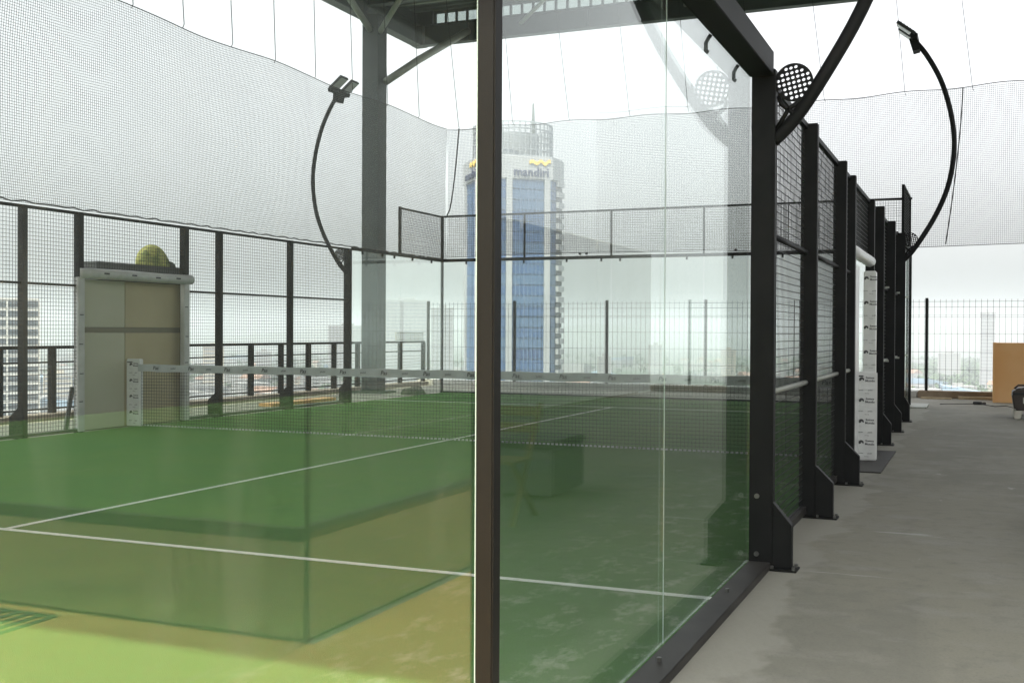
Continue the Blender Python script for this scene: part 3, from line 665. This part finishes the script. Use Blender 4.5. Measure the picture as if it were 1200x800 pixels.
# ------------------------------------------------------------------ boards filling the left doorway, with a bundle on top
cb = thing('board_stack', 'beige boards standing in the left doorway behind the net post', 'boards', (-10.3, 10.1, 0))
for y0, y1, mm in ((9.2, 9.995, 'beige2'), (10.005, 11.35, 'beige')):
    for z0, z1 in ((.01, 1.36), (1.44, 2.10)):
        part('board', MB().box(-10.30, -10.18, y0, y1, z0, z1), M[mm], cb, bev=.004)
part('reflection_band', MB().box(-10.29, -10.183, 9.2, 11.35, 1.365, 1.435), M['seam'], cb)  # dark band reflected in the glass at eye level, built into the boards
part('back_board', MB().box(-10.62, -10.34, 9.62, 11.55, .01, 2.38), M['greytop'], cb, bev=.006)
part('leaning_strip', MB().bar((-10.24, 8.92, .01), (-10.2, 9.0, .62), .05, .05), M['greytop'], cb)
def lump(cx, cy, cz, rx, ry, rz, amp, seed, folds=9):
    mb = MB(); rg = random.Random(seed); nu, nv = 28, 12; ph = rg.random()*6
    vs_ = []
    for j in range(nv+1):
        b = (j/nv)*math.pi*.5
        for i in range(nu):
            a = 2*math.pi*i/nu; k = 1+amp*math.sin(folds*a+ph+2*b)*math.cos(b*.9)+amp*.6*math.sin(3*a+ph*2)
            vs_.append((cx+rx*k*math.cos(a)*math.cos(b), cy+ry*k*math.sin(a)*math.cos(b), cz+rz*(math.sin(b))*(1+amp*.3*math.sin(5*a))))
    fs = [(j*nu+i, j*nu+(i+1) % nu, (j+1)*nu+(i+1) % nu, (j+1)*nu+i) for j in range(nv) for i in range(nu)]
    fs.append(list(range(nu))[::-1]); return mb.add(vs_, fs)
single('cloth_bundle', lump(-10.48, 10.93, 2.381, .17, .33, .33, .06, 3, 7), M['bundle'], 'domed yellow green bundle lying on top of the beige boards', 'bundle', True, loc=(-10.48, 10.93, 2.381))
single('cloth_bundle', lump(-10.48, 11.28, 2.381, .12, .1, .10, .1, 5, 5), M['greycloth'], 'small dull grey bundle beside the yellow green dome', 'bundle', True, loc=(-10.48, 11.28, 2.381))

# ------------------------------------------------------------------ neighbouring court behind the camera (its corner shows mirrored in the end wall)
nc = thing('glass_enclosure', 'corner of a second glass court mirrored in the end wall', 'glass wall', (-1.52, -1.5, 0))
for i in range(3): glass(nc, -1.53-2*(i+1)+.006, -1.53-2*i-.006, -1.512, -1.5, .02, 3.0)
for i in range(3): glass(nc, -1.52, -1.508, -1.515-2*(i+1)+.006, -1.515-2*i-.006, .02, 3.0)
part('corner_strip', MB().box(-1.522, -1.508, -1.512, -1.498, 0, 3.0), M['steel'], nc)
part('base_beam', MB().box(-12.2, -2.87, -3.6, -3.505, 0, .09), M['steel'], nc); part('base_beam', MB().box(-2.95, -2.865, -14, -3.505, 0, .092), M['steel'], nc)
structure('added_screed_floor', MB().box(-12.2, -1.53, -3.5, -1.515, .002, .012).box(-2.86, -1.53, -21.5, -3.501, .002, .012), M['screed'])  # invented ochre floor, warms the veil mirrored in the end wall
t2 = structure('turf', MB().box(-12.2, -2.95, -21.5, -3.6, .002, .012), M['turf'])
line(t2, -6.525, -6.475, -21, -9.6)
# drain grate beside it
dg = thing('drain_grate', 'slotted steel drain grate in the floor by the mirrored glass corner', 'grate', (-3.15, -1.2, 0))
part('grate_frame', MB().box(-3.5, -2.87, -1.40, -1.37, .001, .014).box(-3.5, -2.87, -1.06, -1.03, .001, .014), M['beam'], dg)
for i in range(9): part('grate_bar', MB().box(-3.5+i*.075, -3.47+i*.075, -1.369, -1.061, .002, .012), M['beam'], dg)
co = thing('added_reflection_block', 'unseen tall grey block added to darken the reflection in the glass end wall', 'building', (-3, -27, 0))  # unseen block, added to keep bright sky out of the end wall reflection
part('wall', MB().box(-48, 5.9, -40, -26.3, -61.5, 16), M['core'], co)
part('parapet', MB().box(-48.1, 6, -40.1, -26.2, 16.01, 16.5), M['core'], co)
for i in range(5): part('louvre', MB().box(-11+3.4*i, -9+3.4*i, -26.29, -26.2, 3.2, 4.6), M['window'], co)
part('door', MB().box(.5, 1.5, -26.29, -26.2, 0, 2.1), M['roofsteel'], co)
# folding chair and cases right of the walkway (mirrored in the side glass)
ch = thing('folding_chair', 'pale wooden folding chair mirrored in the near side glass', 'chair', (2.0, 4.9, 0))
for x in (1.82, 2.2):
    part('leg', MB().bar((x, 4.65, 0), (x, 5.2, .86), .03, .03), M['chairwood'], ch)
    part('leg', MB().bar((x+.035, 5.2, 0), (x+.035, 4.7, .46), .03, .03), M['chairwood'], ch)
for k in range(4): part('seat_slat', MB().box(1.8, 2.26, 4.62+k*.1, 4.70+k*.1, .45, .47), M['chairwood'], ch)
for z in (.68, .8): part('back_slat', MB().bar((1.8, 5.1+(z-.68)*.6, z), (2.23, 5.1+(z-.68)*.6, z), .02, .07), M['chairwood'], ch)
bc = thing('equipment_case', 'black equipment case mirrored beside the chair in the side glass', 'case', (2.1, 6.3, 0))
part('case_body', MB().box(2.0, 2.55, 5.95, 6.75, .03, .42), M['greytop'], bc, bev=.02); part('case_lid', MB().box(1.99, 2.56, 5.94, 6.76, .425, .49), M['cable'], bc, bev=.015)

# ------------------------------------------------------------------ bank tower
def az(px): 
    d = fw+r2*((px-600)/FPX); return math.atan2(d.x, d.y)
D = 430
tw_az = az(600); tw = thing('office_tower', 'tall blue glass bank tower with white crown band reading mandiri', 'tower',
    (CAM[0]+D*math.sin(tw_az)/1.0, CAM[1]+D*math.cos(tw_az), -62), rz=-tw_az+R(18))
h, c2 = 10.0, 16.7
octo = [(-h, -c2), (h, -c2), (c2, -h), (c2, h), (h, c2), (-h, c2), (-c2, h), (-c2, -h)]
def scl(p, k): return [(x*k, y*k) for x, y in p]
Z0 = 62  # local z of camera datum
local('core', MB().prism(scl(octo, .965), 'z', 0, 58+Z0), M['tower_glass2'], tw)
FL = 3.95; nfl = 30
faces = list(zip(octo, octo[1:]+octo[:1]))
def face_mb(a, b, s0, s1, z0, z1, d0, d1):
    a = Vector((a[0], a[1], 0)); b = Vector((b[0], b[1], 0)); t = (b-a).normalized(); n = Vector((t.y, -t.x, 0)); L = (b-a).length
    mb = MB(); p = a+t*(s0*L); q = a+t*(s1*L)
    pts = [p+n*d0, q+n*d0, q+n*d1, p+n*d1]
    return mb.prism([(v.x, v.y) for v in pts], 'z', z0, z1)
wm = {}
for fi in (0, 1, 7, 6):
    a, b = faces[fi]
    segs = {0: ((.0, .105), (.215, .85), (.96, 1.0)), 6: ((.0, .105), (.215, .85), (.96, 1.0)), 1: ((.0, .42),), 7: ((.0, 1.0),)}[fi]
    for si, (s0, s1) in enumerate(segs):
        mes = [face_mb(a, b, s0+.004, s1-.004, .35, FL-.25, -.55, -.12).mesh('window', M[q]) for q in ('tower_glass', 'tower_glass_b', 'tower_glass_c')]
        for k in range(nfl):
            o = local('window', mes[rnd.choice((0, 0, 0, 1, 1, 2))], None, tw); o.location.z = 58+Z0-(k+1)*FL
    if fi == 1:
        me = face_mb(a, b, .44, 1.0, 1.9, FL-.05, -.3, .9).mesh('balcony', M['tower_white'])
        me2 = face_mb(a, b, .44, 1.0, .2, 1.8, -.5, -.1).mesh('window', M['window'])
        for k in range(nfl):
            o = local('balcony', me, None, tw); o.location.z = 58+Z0-(k+1)*FL
            o = local('window', me2, None, tw); o.location.z = 58+Z0-(k+1)*FL
for fi in (0, 6):
    a, b = faces[fi]
    for s0, s1 in ((.105, .215), (.85, .96)): local('pilaster', face_mb(a, b, s0, s1, 0, 58+Z0, -.6, .5), M['tower_white'], tw)
mull = MB()
for fi in (0, 6, 7):
    a, b = faces[fi]
    for s in ([.295, .374, .453, .532, .611, .69, .769] if fi != 7 else [.2, .4, .6, .8]):
        mm = face_mb(a, b, s-.009, s+.009, 0, 58+Z0, -.5, .05); mull.add(mm.v, mm.f)
local('mullion', mull, M['tower_glass2'], tw, stuff=True)
local('crown_band', MB().prism(scl(octo, 1.03), 'z', 58+Z0, 65.8+Z0), M['tower_white'], tw)
local('band_shadow_gap', MB().prism(scl(octo, 1.0), 'z', 57.6+Z0, 57.99+Z0), M['tower_white'], tw)
local('crown_cap', MB().prism(scl(octo, .99), 'z', 65.81+Z0, 66.6+Z0), M['tower_white'], tw)
# lattice drum
dr = MB(); NR = 44; rad = 15.2
for i in range(NR):
    a = 2*math.pi*i/NR; x, y = rad*math.cos(a), rad*math.sin(a)
    dr.bar((x, y, 66.6+Z0), (x, y, 79.8+Z0), .45, .45, (math.cos(a), math.sin(a), 0))
for j in range(6):
    z = 66.9+Z0+j*2.52; dr.tube([(rad*math.cos(2*math.pi*i/NR), rad*math.sin(2*math.pi*i/NR), z) for i in range(NR+1)], .3, 4, False)
local('crown_lattice', dr, M['lattice'], tw)
local('plant_room', MB().prism([(10*math.cos(2*math.pi*i/20), 10*math.sin(2*math.pi*i/20)) for i in range(20)], 'z', 66.6+Z0, 76.5+Z0), M['lattice'], tw)
local('antenna_mast', MB().tube([(6.5, -5, 66.6+Z0), (6.5, -5, 79+Z0), (6.5, -5, 88.5+Z0)], [1.2, .8, .3], 8), M['roofsteel'], tw)
txt = text_mesh('mandiri', 4.6, .15, M['navy'], bold=.07)
for fi in (0, 6):
    a, b = faces[fi]; a = Vector((*a, 0)); b = Vector((*b, 0)); t = (b-a).normalized(); n = Vector((t.y, -t.x, 0)); mid = (a+b)/2*1.03
    o = local('sign_lettering', txt, None, tw); o.location = mid+t*1.6+n*.3+Vector((0, 0, 60.3+Z0)); rot = math.atan2(t.y, t.x)
    o.rotation_euler = (R(90), 0, rot)
    bot, top = [], []
    for i in range(41):
        u = i/40; x = -4.2+8.4*u; zz = .65*math.sin(u*5*math.pi-.6)*(.55+.45*u); bot.append((x, zz-.65)); top.append((x, zz+.65))
    wv = flat_mesh([bot+top[::-1]], .15, M['gold'])
    o = local('wave_emblem', wv, None, tw); o.location = mid+t*5.0+n*.3+Vector((0, 0, 64.1+Z0)); o.rotation_euler = (R(90), 0, rot)

# ------------------------------------------------------------------ other city buildings
def at_az(a, d): return (CAM[0]+d*math.sin(a), CAM[1]+d*math.cos(a))
# white block at the left edge
a0 = az(2); d = 450; x, y = at_az(a0, d)
wb = thing('apartment_block', 'white high-rise block with rows of dark windows behind the left railing', 'building', (x, y, -62), rz=-a0)
local('wall', MB().box(-15, 12.3, .25, 18, 0, 74.2), M['white_wall'], wb)
local('roof_parapet', MB().box(-15.3, 12.6, 0, 18.3, 74.21, 74.8), M['white_wall'], wb)
wmesh = MB().box(0, 4.7, -.15, .2, 0, 2.05).mesh('window', M['window'])
frame = MB().box(0, 4.7, 0, .249, 0, 1.35).mesh('spandrel', M['white_wall'])
for r_ in range(20):
    z = 71.5-r_*3.42
    for cc in range(5):
        xx = -14.2+cc*5.45
        if xx+4.7 > 12.3: continue
        o = local('window', wmesh, None, wb); o.location = (xx, .15, z)
pil = MB()
for cc in range(6): pil.box(-14.95+cc*5.45, -14.25+cc*5.45, -.25, .249, 0, 74.1)
local('pilaster', pil, M['white_wall'], wb)
# hazy towers: (left px, right px, top y px, distance, label)
far = [(446, 503, 353, 1150, 'broad flat topped office block fading into haze left of the tower', 'wall_c'),
       (505, 531, 362, 980, 'slim grey block fading into haze between fence post and tower', 'wall_c'),
       (385, 428, 383, 1500, 'low hazy slab building behind the roof column', 'wall_a'),
       (238, 262, 408, 1100, 'small pale building behind the railing beside the boards', 'wall_b'),
       (300, 318, 414, 1250, 'short pale building between two railing balusters', 'wall_a'),
       (760, 776, 404, 1300, 'pale mid-rise building right of the blue tower', 'wall_a'),
       (700, 716, 418, 1150, 'small white mid-rise building just right of the blue tower', 'wall_a'),
       (1149, 1166, 364, 1250, 'hazy slim tower behind the fence above the plywood box', 'wall_c'),
       (1100, 1125, 412, 1600, 'low pale building far behind the walkway fence', 'wall_a'),
       (845, 862, 409, 1500, 'tiny pale building behind the near fence post', 'wall_b'),
       (52, 84, 442, 880, 'cream flat roofed building under the railing left of the boards', 'wall_b')]
for px0, px1, ty, dd, lab, wmn in far:
    am = az((px0+px1)/2); x, y = at_az(am, dd); ca = math.cos(am+YAW)   # along-axis share
    w = (px1-px0)/FPX*dd*ca; zt = CAM[2]+(388-ty)/FPX*dd*ca
    t = thing('office_block' if ty < 400 else 'building', lab, 'building', (x, y, -62), rz=-am)
    H = zt+62
    local('wall', MB().box(-w/2, w/2, 0, w*.8, 0, H), M[wmn], t)
    local('roof', MB().box(-w/2-.3, w/2+.3, -.3, w*.8+.3, H+.01, H+.9), M['roof_b'], t)
    b = MB(); z = H-3.2
    while z > 4: b.box(-w/2+1, w/2-1, -.12, .1, z, z+1.6); z -= 3.6
    local('window_band', b, M['far_band'], t)
    local('rooftop_hut', MB().box(-w*.15, w*.2, w*.2, w*.45, H+.91, H+3.6), M[wmn], t)
# low houses
def house_mesh(w, d_, h_, kind, wmn, rmn, seed):
    rg = random.Random(seed); mb = MB(); mb.box(-w/2, w/2, -d_/2, d_/2, 0, h_)
    mb.m = 2
    for fl in range(max(1, int(h_/3.3))):
        for k in range(3):
            xx = -w/2+w*(k+.5)/3; mb.box(xx-w*.09, xx+w*.09, -d_/2-.08, d_/2+.08, fl*3.3+1, fl*3.3+2.3)
    mb.m = 1
    if kind == 'gable': mb.prism([(-w/2-.5, h_+.01), (w/2+.5, h_+.01), (0, h_+w*.28)], 'y', -d_/2-.5, d_/2+.5)
    elif kind == 'flat': mb.box(-w/2-.2, w/2+.2, -d_/2-.2, d_/2+.2, h_+.01, h_+.6); mb.m = 0; mb.box(-w*.2, w*.15, -d_*.1, d_*.25, h_+.61, h_+2.8)
    else: mb.prism([(-w/2-.4, h_+.01), (w/2+.4, h_+.01), (w/2+.4, h_+.4), (-w/2-.4, h_+w*.14)], 'y', -d_/2-.4, d_/2+.4)
    return mb.mesh('house', [M[wmn], M[rmn], M['window']])
kinds = [('gable', 'wall_a', 'roof_a', 'white walled house with red tiled roof in the hazy low city', 'red roofed houses in the hazy city'),
         ('gable', 'wall_b', 'roof_a', 'cream walled house with red tiled roof in the hazy low city', 'cream houses in the hazy city'),
         ('flat', 'wall_a', 'roof_b', 'white flat roofed house in the hazy low city', 'flat roofed houses in the hazy city'),
         ('shed', 'wall_c', 'roof_c', 'long shed with blue metal roof in the hazy low city', 'blue roofed sheds in the hazy city'),
         ('shed', 'wall_a', 'roof_b', 'white shed with grey metal roof in the hazy low city', 'grey roofed sheds in the hazy city')]
hm = []
for i, kd in enumerate(kinds):
    for v in range(3):
        w = (11, 9, 13, 24, 20)[i]*(1+.25*v); hm.append((house_mesh(w, w*1.25, (6.5, 7, 10, 8, 9)[i]+v*2, kd[0], kd[1], kd[2], i*10+v), kd))
cnt = 0
while cnt < 280:
    a = az(rnd.uniform(-10, 1210)); dd = 820+1500*rnd.random()**1.6
    pxx = 600+FPX*math.tan(a+YAW)
    if 1085 < pxx < 1170 and rnd.random() < .85: continue
    me, kd = hm[rnd.randrange(len(hm))]
    o = bpy.data.objects.new('shed' if kd[0] == 'shed' else 'house', me); COL.objects.link(o)
    x, y = at_az(a, dd); o.location = (x, y, -62); o.rotation_euler.z = rnd.uniform(0, math.pi); sc = rnd.uniform(.85, 1.35); o.scale = (sc, sc, rnd.uniform(.8, 1.3))
    o['label'] = kd[3]; o['category'] = kd[0] == 'shed' and 'shed' or 'house'; o['group'] = kd[4]; cnt += 1
# far woods
wd = MB()
for i in range(1500):
    if i < 700: a = az(rnd.uniform(1070, 1230)); dd = rnd.uniform(1000, 2600)
    else: a = az(rnd.uniform(-20, 1200)); dd = rnd.uniform(850, 2600)
    x, y = at_az(a, dd); hh = rnd.uniform(6, 13)
    for q in range(10):
        c = Vector((x+rnd.gauss(0, hh*.3), y+rnd.gauss(0, hh*.3), -62+hh*rnd.uniform(.3, 1))); s_ = hh*rnd.uniform(.16, .34)
        n_ = Vector((rnd.gauss(0, 1), rnd.gauss(0, 1), rnd.gauss(0, 1)+.8)).normalized(); u_ = n_.orthogonal().normalized(); v_ = n_.cross(u_)
        wd.add([c+(u_*math.cos(k*1.2566+.3)+v_*math.sin(k*1.2566))*s_*rnd.uniform(.7, 1.2) for k in range(5)]+[c+n_*s_*.6], [(0,1,5),(1,2,5),(2,3,5),(3,4,5),(4,0,5)])
o = bpy.data.objects.new('distant_woods', wd.mesh('distant_woods', M['foliage'])); COL.objects.link(o)
o['kind'] = 'stuff'; o['label'] = 'hazy green trees between the low city houses'; o['category'] = 'woods'
# far hills
hl = MB(); prof = []
for i in range(61):
    a = R(-75+100*i/60); hgt = 40+45*abs(math.sin(i*.21+1.3))+18*math.sin(i*.77)+9*math.sin(i*1.9)
    prof.append((a, hgt))
vs_ = []
for k, (rad_, hk) in enumerate(((5200, 0), (5700, .6), (6400, 1.0), (7400, .2))):
    for a, hgt in prof: vs_.append((*at_az(a, rad_), -62.5+hgt*hk*1.1))
n = len(prof)
hl.add(vs_, [(k*n+i, k*n+i+1, (k+1)*n+i+1, (k+1)*n+i) for k in range(3) for i in range(n-1)])
structure('hills', hl, M['hill'])

# ------------------------------------------------------------------ haze
hz = bpy.data.objects.new('haze', MB().box(-9300, 9300, -9300, 9300, -63.5, 100).mesh('haze', [])); COL.objects.link(hz)
hz['kind'] = 'stuff'; hz['label'] = 'pale haze over the city'
m = bpy.data.materials.new('haze_air'); m.use_nodes = True; nn = m.node_tree.nodes; nn.clear()
o = nn.new('ShaderNodeOutputMaterial'); pv = nn.new('ShaderNodeVolumePrincipled')
pv.inputs['Color'].default_value = (.68, .75, .81, 1); pv.inputs['Density'].default_value = HAZE; pv.inputs['Anisotropy'].default_value = 0.0
m.node_tree.links.new(pv.outputs[0], o.inputs['Volume']); hz.data.materials.append(m)
